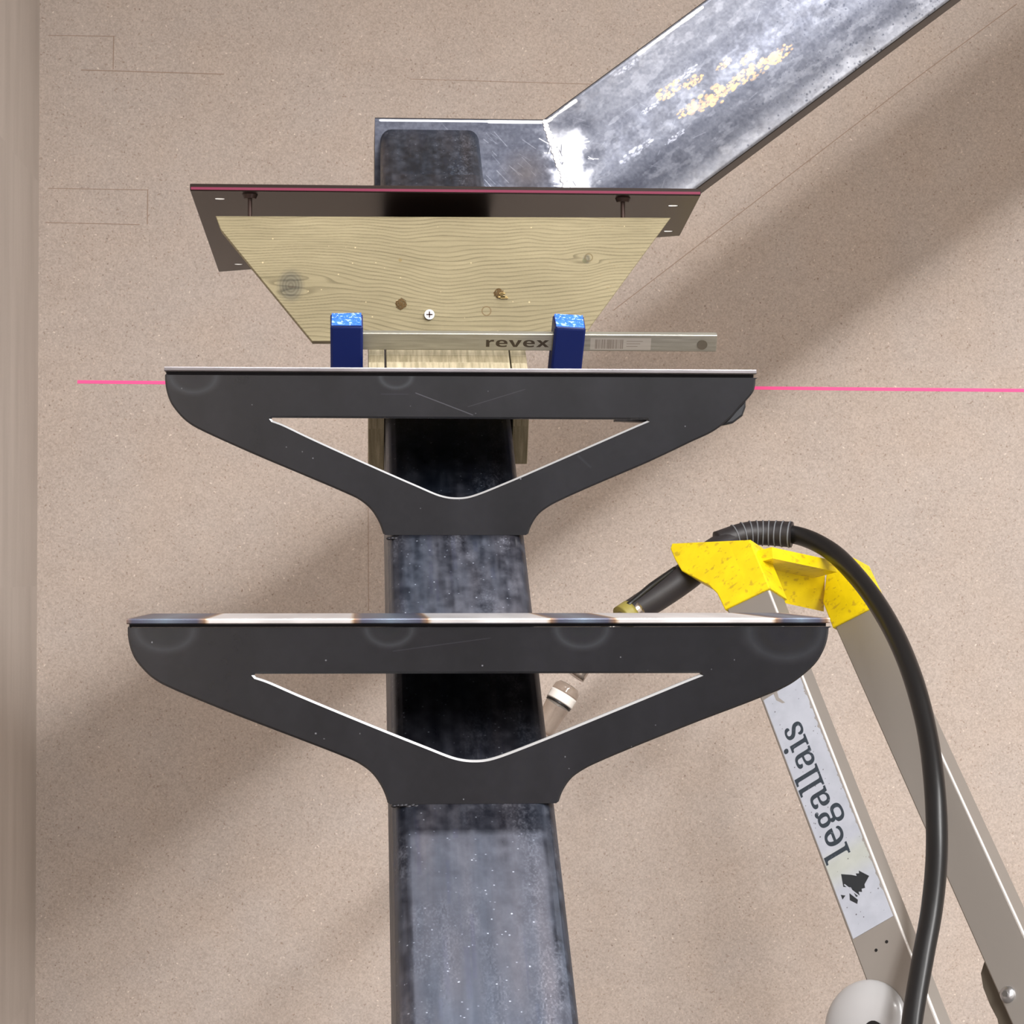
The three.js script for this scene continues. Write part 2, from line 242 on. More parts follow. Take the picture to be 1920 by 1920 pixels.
// ------------------------------------------------------------------ materials
const chipT = tex(chip);
const M = {
  chip: std({ map: chipT, roughness: 0.9 }),
  plaster: std({ map: tex(plaster), roughness: 0.92 }),
  ceiling: std({ color: 0xd8d6d0, roughness: 0.95 }),
  sideWall: std({ color: 0xb9b4ac, roughness: 0.95 }),
  rearWall: std({ color: 0x403e3d, roughness: 0.95 }),
  floor: std({ color: 0x6a635e, roughness: 0.8 }),
  pencil: std({ color: 0x9c887a, roughness: 0.9 }),
  laser: std({ color: 0xd8507e, roughness: 0.8, emissive: new THREE.Color(0.62, 0.06, 0.22), emissiveIntensity: 0.8 }),
  laserEdge: std({ color: 0x0c0306, roughness: 0.7, emissive: new THREE.Color(0.42, 0.002, 0.085), emissiveIntensity: 0.8 }),
  beam: std({ map: tex(scale), roughnessMap: tex(scaleR, false), roughness: 1, metalness: 0.72 }),
  ground: std({ map: tex(ground, true, THREE.MirroredRepeatWrapping), roughnessMap: tex(groundR, false, THREE.MirroredRepeatWrapping), roughness: 1, metalness: 0.7 }),
  darkPlate: new THREE.MeshPhysicalMaterial({ color: 0x241b18, roughness: 0.3, metalness: 0.0, specularIntensity: 0.2 }),
  litRim: std({ color: 0xf4f4f2, roughness: 0.5, metalness: 0.2, side: THREE.DoubleSide }),
  litCutEdge: std({ color: 0xb8babd, roughness: 0.4, metalness: 0.6 }),
  weld: std({ color: 0x2c2c30, roughness: 0.5, metalness: 0.8 }),
  blackScale: std({ color: 0x241f1c, roughness: 0.5, metalness: 0.4 }),
  blackSteel: std({ color: 0x2a2b2e, roughness: 0.45, metalness: 0.7 }),
  pine: std({ map: tex(pine, true, THREE.ClampToEdgeWrapping), roughness: 0.75 }),
  grain: std({ map: tex(grain), roughness: 0.8 }),
  screw: std({ color: 0xc9ccd2, roughness: 0.3, metalness: 1 }),
  darkScrew: std({ color: 0x3a2c28, roughness: 0.45, metalness: 0.6 }),
  zinc: std({ color: 0xb9bcb6, roughness: 0.38, metalness: 0.85 }),
  blue: new THREE.MeshPhysicalMaterial({ color: 0x06164a, roughness: 0.4, specularIntensity: 0.5 }),
  alu: std({ color: 0x98938e, roughness: 0.42, metalness: 0.45 }),
  aluHighlight: std({ color: 0xf2f2f2, roughness: 0.3, metalness: 0.5 }),
  capGrey: new THREE.MeshPhysicalMaterial({ color: 0xa9a9ab, roughness: 0.3, clearcoat: 0.5, clearcoatRoughness: 0.15 }),
  hingePlate: std({ color: 0x6e675c, roughness: 0.5, metalness: 0.3 }),
  rubber: std({ color: 0x111113, roughness: 0.36 }),
  rubberDark: std({ color: 0x242124, roughness: 0.5 }),
  coil: std({ color: 0x6d7076, roughness: 0.5 }),
  nickel: std({ color: 0xb5aca4, roughness: 0.22, metalness: 0.9 }),
  white: std({ color: 0xded9d4, roughness: 0.45 }),
  clear: new THREE.MeshPhysicalMaterial({ color: 0xd9d0c8, roughness: 0.12, transmission: 0.85, thickness: 0, ior: 1.45 }),
  housing: std({ color: 0x2b2b2d, roughness: 0.6 }),
  lens: std({ color: 0xffffff, emissive: 0xffffff, emissiveIntensity: 6, roughness: 0.4 }),
  panelLens: std({ color: 0xffffff, emissive: 0xf2f7ff, emissiveIntensity: 3, roughness: 0.5 }),
  panelFrame: std({ color: 0xe6e6e4, roughness: 0.6 }),
};
// yellow plastic, scuffed
const yel = canvas(512, 512);
{
  const g = pixels(yel, (x, y) => { const l = (fbm(x / 60, y / 60, 3, 4) - .5) * 26, d = smooth(.6, .78, fbm(x / 30, y / 18, 91, 4)); return [232 + l - d * 34, 206 + l - d * 38, 12 + l * .3 + d * 22]; });
  for (let i = 0; i < 90; i++) { g.strokeStyle = `rgba(120,96,20,${rr(.1, .4)})`; g.lineWidth = rr(.6, 2); const x = rnd() * 512, y = rnd() * 512; g.beginPath(); g.moveTo(x, y); g.lineTo(x + rr(-20, 20), y + rr(-14, 14)); g.stroke(); }
}
M.yellow = std({ map: tex(yel), roughness: 0.42 });

// ------------------------------------------------------------------ the room
const T = 0.12;
const wb = struct('wall_back', uvBy(box(RIGHT - LEFT + 2 * T, CEIL - FLOOR, T, (LEFT + RIGHT) / 2, (CEIL + FLOOR) / 2, BACK - T / 2), (x, y) => [(x + .75) / 1.9, (y + .8) / 1.9]), M.chip);
struct('wall_left', boxUV(box(T, CEIL - FLOOR, REAR - BACK, LEFT - T / 2, (CEIL + FLOOR) / 2, (REAR + BACK) / 2), 0.7), M.plaster);
struct('wall_right', box(T, CEIL - FLOOR, REAR - BACK, RIGHT + T / 2, (CEIL + FLOOR) / 2, (REAR + BACK) / 2), M.sideWall);
struct('wall_rear', box(RIGHT - LEFT + 2 * T, CEIL - FLOOR, T, (LEFT + RIGHT) / 2, (CEIL + FLOOR) / 2, REAR + T / 2), M.rearWall);
struct('floor', box(RIGHT - LEFT + 2 * T, T, REAR - BACK + 2 * T, (LEFT + RIGHT) / 2, FLOOR - T / 2, (REAR + BACK) / 2), M.floor);
struct('ceiling', box(RIGHT - LEFT + 2 * T, T, REAR - BACK + 2 * T, (LEFT + RIGHT) / 2, CEIL + T / 2, (REAR + BACK) / 2), M.ceiling);
// pencil lines on the chipboard
const strip = (x0, y0, x1, y1, w, z, t) => { const n = Math.hypot(x1 - x0, y1 - y0), g = new THREE.BoxGeometry(n, w, t); g.rotateZ(Math.atan2(y1 - y0, x1 - x0)); g.translate((x0 + x1) / 2, (y0 + y1) / 2, z + t / 2); return g; };
for (const [x0, y0, x1, y1, w] of [[-.6124, .9572, -.4975, .957, .0011], [-.4993, .9569, -.5, .8991, .0015], [-.5552, .8974, -.308, .8932, .0015], [-.6112, .6902, -.4403, .6891, .0011], [-.4394, .6901, -.4401, .6295, .0016], [-.6155, .6307, -.453, .6285, .0012], [1.0989, 1.0378, .8988, .889, .0015], [.8988, .889, .3745, .4844, .0014], [-.0561, .2332, -.0548, -.0431, .0011], [.0177, .889, .3466, .8838, .0010]]) {
  const m = mesh('pencil_line', strip(x0, y0, x1, y1, w, BACK, 0.0003), M.pencil); wb.add(m);
}
{ const l = thing('laser_line', 'thin pink laser level line running across the chipboard wall', 'laser line', [-.559, .354, BACK]);
  part(l, 'light_streak', strip(-.5593, .3539, 2.2, .3423, .0056, BACK, .0006), M.laser); }

// ------------------------------------------------------------------ the lower stringer (a 100 x 150 tube climbing away from the camera)
const S = 0.6171, TH = Math.atan(S), NY = Math.cos(TH), NZ = Math.sin(TH), Y0 = -0.1149;
const N = V(0, NY, NZ), UP = V(0, NZ, -NY);   // face normal and climbing direction
const zEnd = -0.9547;
{
  const t = thing('stair_stringer', 'dark blue-grey steel box beam climbing away under the two tread brackets', 'steel beam', [0, FLOOR, 1.9]);
  const g = prism(roundRect(0.1, 0.15, 0.011), V(0, Y0, 0).addScaledVector(N, -0.075), UP, V(1, 0, 0), N, { p: V(0, FLOOR, 0), n: V(0, 1, 0) }, { p: V(0, 0, zEnd), n: V(0, 0, 1) });
  const uv = g.attributes.uv; for (let i = 0; i < uv.count; i++) uv.setXY(i, (uv.getX(i) + 0.008) / 0.5, uv.getY(i) / 0.62 + .38);
  part(t, 'box_tube', g, M.beam);
}
// ------------------------------------------------------------------ the two tread brackets
const OUT = [[-.2105,-.0034],[-.2103,-.0102],[-.2089,-.0176],[-.2060,-.0244],[-.2021,-.0295],[-.1970,-.0347],[-.1912,-.0388],[-.1844,-.0422],[-.1710,-.0480],[-.1423,-.0597],[-.1069,-.0734],[-.0810,-.0836],[-.0707,-.0882],[-.0626,-.0943],[-.0571,-.1018],[-.0538,-.1093],[-.0525,-.1147],[.0509,-.1147],[.0542,-.1057],[.0594,-.0982],[.0669,-.0928],[.0784,-.0873],[.1342,-.0650],[.1755,-.0495],[.1937,-.0417],[.2040,-.0345],[.2117,-.0270],[.2170,-.0172],[.2189,-.0087],[.2190,-.0034]];
const INN = [[-.1334,-.0336],[-.1340,-.0344],[-.1331,-.0355],[-.1263,-.0378],[-.1069,-.0463],[-.0617,-.0652],[-.0292,-.0783],[-.0130,-.0846],[-.0058,-.0862],[0,-.0866],[.0059,-.0863],[.0130,-.0847],[.0359,-.0763],[.0686,-.0632],[.1014,-.0499],[.1310,-.0379],[.1392,-.0347],[.1389,-.0339]];
const dense = (pts, n) => new THREE.CatmullRomCurve3(pts.map(p => V(p[0], p[1], 0)), false, 'centripetal').getPoints(n).map(p => [p.x, p.y]);
const OUTS0 = [...dense(OUT.slice(0, 17), 90), ...dense(OUT.slice(17), 80)], OUTS = OUTS0.map(([a, b]) => [a, Math.min(b, -.0054)]), INNS = [INN[0], INN[1], ...dense(INN.slice(2, 16), 80), INN[16], INN[17]];
// pull one group (0 = faces, 1 = cut sides) out of an extruded geometry
function groupOf(g, k) {
  const o = new THREE.BufferGeometry(), gr = g.groups.filter(q => q.materialIndex === k);
  for (const n of ['position', 'normal']) { const a = []; for (const q of gr) for (let i = q.start * 3; i < (q.start + q.count) * 3; i++) a.push(g.attributes[n].array[i]); o.setAttribute(n, new THREE.Float32BufferAttribute(a, 3)); }
  return o;
}
function bracket(label, y, z, sy, halos, scratches, bands, s, right, edgeColor) {
  const t = thing('tread_bracket', label, 'stair bracket', [0, y, z]);
  const e = 0.0013, off = (pts) => pts.map(([a, b]) => [a, b * sy]);
  const g = new THREE.ExtrudeGeometry(shapeOf(off(right ? OUTS.map(([a, b]) => (a > .12 ? [a - smooth(-.012, -.028, b) * smooth(-.066, -.046, b) * .006, b] : [a, b])) : OUTS), [off(INNS)]), { depth: 0.0055 - 2 * e, bevelEnabled: true, bevelThickness: e, bevelSize: e, bevelOffset: -e, bevelSegments: 1, curveSegments: 8 });
  g.translate(0, y, z - 0.0025 - 0.0055 + e);
  { const p = g.attributes.position; for (let i = 0; i < p.count; i++) if (Math.abs(p.getX(i)) < .056) p.setY(i, Math.max(p.getY(i), Y0 - S * p.getZ(i) + .0002)); }
  const uvf = (X, Y) => [(X + .225) / .45, (Y - y + .13) / .14];
  const inner = off(INNS), near = (X, Y) => inner.some(([a, b]) => Math.hypot(a - X, b + y - Y) < .0036);
  const cut = groupOf(g, 1), split = [[], [], [], []];   // sawn edges of the opening facing up, brightened as if lit; the rest
  for (let q = 0, a = cut.attributes.position.array, n = cut.attributes.normal.array; q < a.length; q += 9) { const k = near((a[q] + a[q + 3] + a[q + 6]) / 3, (a[q + 1] + a[q + 4] + a[q + 7]) / 3) && n[q + 1] + n[q + 4] + n[q + 7] > -.3 ? 0 : 2; for (let c = 0; c < 9; c++) { split[k].push(a[q + c]); split[k + 1].push(n[q + c]); } }
  const pick = k => { const o = new THREE.BufferGeometry(); o.setAttribute('position', new THREE.Float32BufferAttribute(split[k], 3)); o.setAttribute('normal', new THREE.Float32BufferAttribute(split[k + 1], 3)); return o; };
  const web = part(t, 'bracket_web', uvBy(mergeGeometries([groupOf(g, 0), pick(2)]), uvf), new THREE.MeshPhysicalMaterial({ map: plateTex(halos, scratches, s), roughness: 0.22, specularIntensity: 0.7 }));
  part(web, 'lit_cut_edge', uvBy(pick(0), uvf), M.litCutEdge, 'sawn edge brightened as if catching light');
  // plate: sharp upper nose, undercut below
  const p = new THREE.ExtrudeGeometry(shapeOf([[-.172, 0], [-.0008, 0], [0, -.0008], [0, -.0026], [-.0006, -.0032], [-.172, -.0032]]), { depth: .430, bevelEnabled: false });
  p.rotateY(Math.PI / 2); p.applyMatrix4(new THREE.Matrix4().makeScale(1, 1, -1)); 
  { const a = p.attributes.position.array, n = p.attributes.normal.array; for (let q = 0; q < a.length; q += 9) for (let c = 0; c < 3; c++) { let v = a[q + 3 + c]; a[q + 3 + c] = a[q + 6 + c]; a[q + 6 + c] = v; v = n[q + 3 + c]; n[q + 3 + c] = n[q + 6 + c]; n[q + 6 + c] = v; } }
  p.translate(-.2108, y, z);
  part(t, 'tread_plate', uvBy(p, (X, Y, Z, nx, ny) => [(X + .22) / .45, .5 + Z * .5]), std({ map: tintTex(bands), color: edgeColor, roughness: 0.36, metalness: 0.85 }));
  part(t, 'gap_shade', box(.4285, .0023, .150, .0042, y - .0042, z - .084), M.weld);  // dark strip standing in for the shadow gap under the plate
  const w = []; for (let i = 0; i < 7; i++) { const b = new THREE.SphereGeometry(0.0016 + rr(-.0003, .0004), 8, 6); b.scale(1.3, .7, 1); b.translate(-.049 + i * .0022, y - .1147 * sy + .0006 + rr(-.0005, .0005), z - .0022); w.push(b); }
  part(t, 'tack_weld', mergeGeometries(w), M.weld);
  return t;
}
bracket('nearest Y-shaped steel tread bracket with heat-tinted plate edge, lower of the two', 0, 0, 1,
  [[-.188, -.006, .020, .5], [-.052, -.006, .016, .55], [.066, -.006, .018, .55], [.192, -.008, .026, .4]], [[-.05, -.02, .01, -.012, 1, 'rgba(60,60,66,.5)']],
  [[-.21, -.166], [-.071, -.031], [.049, .084], [.188, .215]], 3, false, 0xffffff);
const BR2 = bracket('farther Y-shaped steel tread bracket under the blue clamp, upper of the two', 0.1758, -0.272, 1.083,
  [[-.19, -.006, .019, .6], [-.044, -.006, .013, .75]], [[-.030, -.018, .012, -.034, 1.6, 'rgba(150,152,162,.34)'], [.008, -.028, .05, -.015, 1.2, 'rgba(150,152,162,.2)'], [-.055, -.019, -.035, -.019, 3, 'rgba(36,36,42,.8)'], [.088, -.063, .098, -.072, 5, 'rgba(40,42,46,.5)']],
  [], 23, true, 0x8d8a8c);
{ const s = shapeOf([[.1165, .1385], [.196, .1355], [.2035, .1372], [.2105, .1425], [.2128, .149], [.2128, .157], [.1165, .157]]);
  const g = new THREE.ExtrudeGeometry(s, { depth: .012, bevelEnabled: true, bevelThickness: .0015, bevelSize: .0015, bevelOffset: -.0015, bevelSegments: 2 }); g.translate(0, 0, -.2945);
  part(BR2, 'backing_bar', g, M.blackSteel, 'short black bar with a rounded end behind the right arm'); }

// ------------------------------------------------------------------ upper stringer: level piece and the flight rising to the right
{
  const t = thing('upper_stringer', 'bright ground steel box beam, level piece mitred to a diagonal rising to the right', 'steel beam', [1.9, CEIL, -1.035]);
  const sl = .75, al = Math.atan(sl), A2 = V(Math.cos(al), Math.sin(al), 0), W2 = V(-Math.sin(al), Math.cos(al), 0), X1 = V(1, 0, 0), mit = { p: V(.1159, .4872, 0), n: V(Math.cos(al / 2), Math.sin(al / 2), 0) };
  const sec = roundRect(.16, .15, .006);
  // split by normal: the ground front face, and the rest that keeps its mill scale
  const cutFace = (g, front) => { const q = g.index ? g.toNonIndexed() : g, o = {}, P = q.attributes; for (const n of ['position', 'normal', 'uv']) o[n] = []; for (let i = 0; i < P.position.count; i += 3) { const f = P.normal.getZ(i) + P.normal.getZ(i + 1) + P.normal.getZ(i + 2) > 1.7; if (f !== front) continue; for (const n of ['position', 'normal', 'uv']) { const k = P[n].itemSize; for (let c = 0; c < 3 * k; c++) o[n].push(P[n].array[i * k + c]); } } const r = new THREE.BufferGeometry(); for (const n of ['position', 'normal', 'uv']) r.setAttribute(n, new THREE.Float32BufferAttribute(o[n], n === 'uv' ? 2 : 3)); return r; };
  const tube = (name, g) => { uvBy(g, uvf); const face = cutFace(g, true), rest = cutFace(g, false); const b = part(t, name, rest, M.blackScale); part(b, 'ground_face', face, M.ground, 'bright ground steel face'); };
  const uvf = (x, y, z, nx, ny, nz) => [(x + .06) / .8, (y + (Math.abs(nz) < .6 ? z + .955 : 0) - .33) / .6];
  const Z = V(0, 0, 1);
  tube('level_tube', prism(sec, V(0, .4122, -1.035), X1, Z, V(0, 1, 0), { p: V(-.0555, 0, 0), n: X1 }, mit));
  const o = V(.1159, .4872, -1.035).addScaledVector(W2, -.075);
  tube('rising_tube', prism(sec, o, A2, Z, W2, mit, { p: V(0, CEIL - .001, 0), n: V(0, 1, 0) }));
  const w = []; for (let i = 0; i < 40; i++) { const k = i / 39, b = new THREE.SphereGeometry(.0024 + rr(-.0006, .0008), 8, 6); b.scale(1.5, 1.2, .2); b.translate(.1165 + .048 * k + rr(-.0008, .0008), .4835 - .144 * k, -.9549); w.push(b); }
  part(t, 'weld_bead', mergeGeometries(w), std({ color: 0xe2e4ea, roughness: .42, metalness: .7 }));
}
// ------------------------------------------------------------------ landing plate resting on adjusting screws
{
  const t = thing('landing_plate', 'dark brown steel plate with corner holes over the pine board, edge lit pink', 'steel plate', [0, .3456, -.8]);
  const circ = (x, z, r) => Array.from({ length: 20 }, (_, i) => [x + r * Math.cos(i * Math.PI / 10), z + r * Math.sin(i * Math.PI / 10)]);
  const rear = x => -1.0945 + (x + .2202) / .4524 * .3066;
  const pts = [[-.212, -.544], [-.2202, -1.0945], [-.0575, rear(-.0575)], [-.0575, -.742], [.0525, -.742], [.0525, rear(.0525)], [.2322, -.7879], [.2173, -.544]];
  const s = shapeOf(pts.map(([x, z]) => [x, -z]), [circ(-.1898, .5884, .0042), circ(-.1961, 1.0303, .0042), circ(.2014, .6027, .0042), circ(.2175, .76, .0042)]);
  const g = new THREE.ExtrudeGeometry(s, { depth: .006 - .0012, bevelEnabled: true, bevelThickness: .0006, bevelSize: .0006, bevelOffset: -.0006, bevelSegments: 1 });
  g.rotateX(-Math.PI / 2); g.translate(0, .3456 + .0006, 0);
  part(t, 'plate', g, M.darkPlate);
  for (const [x, z] of [[-.1898, -.5884], [-.1961, -1.0303], [.2014, -.6027], [.2175, -.76]]) { const c = new THREE.CylinderGeometry(.0041, .0041, .0056, 24, 1, true); c.translate(x, .3486, z); part(t, 'lit_hole_rim', c, M.litRim); }  // near-white linings: light seen in the holes, put into their colour
  const l = thing('laser_line', 'pink laser level line along the front edge of the dark plate', 'laser line', [-.2115, .3458, -.5434]);
  part(l, 'light_streak', strip(-.2112, .3476, .2168, .3478, .0021, -.5440, .0005), M.laserEdge);
}
// ------------------------------------------------------------------ timber jig
const PB = .548;
{
  const t = thing('jig_board', 'tapered greenish pine board with a big knot, held below the dark plate', 'wooden board', [0, .2206, -PB]);
  const yb = z => Y0 + S * -z;
  // the lower edge is cut to sit on the sloping beam
  const pts = [[-.1909, .3251], [.1923, .3273], [.1243, .2346], [.1170, .2219], [.0535, .2216], [.0530, .2216], [-.0530, .2211], [-.0535, .2211], [-.1103, .2206], [-.1214, .2340], [-.1869, .3140]];
  const g = new THREE.ExtrudeGeometry(shapeOf(pts), { depth: .0220, bevelEnabled: true, bevelThickness: .0006, bevelSize: .0006, bevelOffset: -.0006, bevelSegments: 1 });
  g.translate(0, 0, -PB - .0226); 
  { const p = g.attributes.position; for (let i = 0; i < p.count; i++) if (Math.abs(p.getX(i)) < .0533 && p.getY(i) < .24) p.setY(i, Math.max(p.getY(i), yb(p.getZ(i)) + .0004)); g.computeVertexNormals(); }
  part(t, 'board', uvBy(g, (x, y, z, nx, ny, nz) => [(x + .2 + (Math.abs(nz) < .5 ? (z + PB) * .4 : 0)) / .4, (y - (.332 - 460 / 3500)) / (460 / 3500)]), M.pine);
  // a screw driven into its face and torn holes
  const sc = new THREE.CylinderGeometry(.0042, .0036, .002, 20); sc.rotateX(Math.PI / 2); sc.translate(-.0120, .2436, -PB + .0012);
  const s1 = part(t, 'screw_head', sc, M.screw); 
  part(s1, 'slot', box(.0052, .0011, .0006, -.0120, .2436, -PB + .0023), M.darkScrew); part(s1, 'slot', box(.0011, .0052, .0006, -.0120, .2436, -PB + .0023), M.darkScrew);
  for (const [x, y, r] of [[-.0358, .2525, .0042], [.0463, .2620, .0040]]) {
    const b = new THREE.IcosahedronGeometry(r, 1), p = b.attributes.position; for (let i = 0; i < p.count; i++) { const k = .75 + .5 * hash(i % 12, Math.round(x * 1e4), 4); p.setXYZ(i, p.getX(i) * k, p.getY(i) * k * 1.1, p.getZ(i) * .12 * k); }
    b.translate(x, y, -PB + .0002); b.computeVertexNormals();
    part(t, 'torn_hole', b, std({ color: 0x4d3a1c, roughness: .95 }));
  }
  for (let i = 0; i < 5; i++) part(t, 'splinter', box(rr(.003, .007), .0011, .0012, .0500 + rr(-.002, .002), .2612 + rr(-.003, .003), -PB + .0008), std({ color: 0xa08a58, roughness: .8 }));
}
for (const [x, lab] of [[-.1630, 'dark height-adjusting screw under the plate, at the knotted end of the board'], [.1530, 'dark height-adjusting screw under the plate, near the diagonal beam']]) {
  const t = thing('adjusting_screw', lab, 'screw', [x, .326, -.562]);
  const c = new THREE.CylinderGeometry(.0066, .0052, .0034, 22); c.translate(x, .3438, -.562);
  part(t, 'head', c, M.darkScrew); part(t, 'shank', bar([x, .318, -.562], [x, .3425, -.562], .0019), M.darkScrew);
}
// blocks around the beam, square to it.  L(x, up, along) places local coordinates: origin on the beam face at z = ZB
const ZB = -.47, OB = V(0, Y0 - S * ZB, ZB);
const slope = g => { g.rotateX(TH); g.translate(OB.x, OB.y, OB.z); return g; };   // local +y = face normal, local -z = climbing
{
  const blk = (name, label, w, h, d, x, y, z, r) => { const t = thing(name, label, 'wooden block', [x, OB.y, OB.z]); const g = boxUV(new RoundedBoxGeometry(w, h, d, 2, r), .09); g.translate(x, y, z); part(t, 'block', slope(g), M.grain); };
  blk('packing_block', 'flat pine packing block lying on the beam below the clamp bar', .1000, .018, .085, .001, .0092, -.012, .0008);
  blk('side_batten', 'pine batten against the left side of the beam below the clamp bar', .0130, .076, .085, -.0570, -.0202, -.012, .0008);
  blk('side_batten', 'pine batten against the right side of the beam below the clamp bar', .0130, .070, .085, .0585, -.0172, -.012, .0008);
}
// ------------------------------------------------------------------ F-clamp
{
  const t = thing('bar_clamp', 'small steel bar clamp with two blue jaws gripping the wooden blocks', 'clamp', [0, .19, -.50]);
  const zc = -.025, yc = .0315;
  // bar with a print: canvas over the bar face
  const L0 = -.082, L1 = .2200, c = canvas(2048, 104), g = pixels(c, (x, y) => { const l = (fbm(x / 120, y / 9, 5, 3) - .5) * 26 + (hash(x, y, 3) - .5) * 8; return [150 + l, 148 + l, 138 + l]; });
  const X = x => (x - L0) / (L1 - L0) * 2048;
  g.fillStyle = 'rgba(40,30,24,.72)'; g.font = 'bold 78px sans-serif'; g.save(); g.translate(X(.0300), 80); g.scale(1.72, 1); g.fillText('revex', 0, 0); g.restore();
  g.fillStyle = 'rgba(150,148,138,.55)'; g.fillRect(X(.026), 10, 40, 90);
  g.fillStyle = 'rgba(196,190,182,.65)'; g.fillRect(X(.1165), 20, X(.1660) - X(.1165), 74);
  for (let i = 0; i < 26; i++) { g.fillStyle = 'rgba(80,66,56,.5)'; g.fillRect(X(.1205) + i * 6, 30, rr(1.5, 4.5), 58); }
  for (let i = 0; i < 3; i++) { g.fillStyle = 'rgba(110,98,90,.5)'; g.fillRect(X(.146), 38 + i * 16, 90 - i * 14, 4); }
  const m = std({ map: tex(c, true, THREE.ClampToEdgeWrapping), roughness: .36, metalness: .8 });
  const bg = uvBy(new RoundedBoxGeometry(L1 - L0, .0150, .0060, 2, .0009), (x, y, z, nx, ny, nz) => Math.abs(nz) > .6 ? [(x + (L1 - L0) / 2) / (L1 - L0), (y + .0075) / .015] : [.97, .3]);
  bg.translate((L0 + L1) / 2, yc, zc); const b = part(t, 'clamp_bar', slope(bg), m);
  const hole = new THREE.CylinderGeometry(.0042, .0042, .0008, 22); hole.rotateX(Math.PI / 2); hole.translate(.2080, yc - .001, zc + .0032); part(b, 'rivet', slope(hole), std({ color: 0x6d675c, roughness: .4, metalness: .8 }));
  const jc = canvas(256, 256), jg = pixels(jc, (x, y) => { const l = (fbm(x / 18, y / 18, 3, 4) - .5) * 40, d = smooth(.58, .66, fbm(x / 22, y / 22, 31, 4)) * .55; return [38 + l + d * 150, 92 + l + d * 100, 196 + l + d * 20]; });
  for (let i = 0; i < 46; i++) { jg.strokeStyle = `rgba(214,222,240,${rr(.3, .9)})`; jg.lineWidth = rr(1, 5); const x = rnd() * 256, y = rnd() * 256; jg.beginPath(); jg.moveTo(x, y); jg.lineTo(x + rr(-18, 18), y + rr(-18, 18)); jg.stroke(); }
  const litWorn = std({ map: tex(jc), roughness: .35 });  // scuffs, plus overhead light painted as a lighter blue than the jaws
  const jaw = (name, x, w, tilt) => {
    const jit = (q) => { const p = q.attributes.position; for (let i = 0; i < p.count; i++) p.setXYZ(i, p.getX(i) + (hash(Math.round(p.getX(i) * 2e3), Math.round(p.getZ(i) * 2e3), 8) - .5) * .0007, p.getY(i) + (hash(Math.round(p.getX(i) * 2e3), Math.round(p.getZ(i) * 2e3), 9) - .5) * .0008, p.getZ(i)); q.computeVertexNormals(); return q; };
    const put = q => { q.rotateZ(tilt); q.translate(x, yc + .0120, zc - .004); return slope(q); };
    const q = jit(new RoundedBoxGeometry(w, .080, .0240, 3, .0022)); q.translate(0, -.036, 0);
    const m = part(t, name, put(q), M.blue);
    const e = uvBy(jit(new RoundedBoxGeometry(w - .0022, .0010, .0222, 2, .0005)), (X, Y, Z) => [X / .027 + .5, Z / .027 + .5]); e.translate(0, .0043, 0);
    part(m, 'lit_worn_end', put(e), litWorn, 'scuffed end painted lighter blue as if lit from above');
  };
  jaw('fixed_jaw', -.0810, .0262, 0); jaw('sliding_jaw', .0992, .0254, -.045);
  const sp = bar([.0860, yc - .055, zc], [.0660, yc - .055, zc], .005); part(t, 'spindle', slope(sp), M.zinc);
  const pd = bar([.0665, yc - .055, zc], [.0640, yc - .055, zc], .010); part(t, 'pad', slope(pd), M.zinc);
}
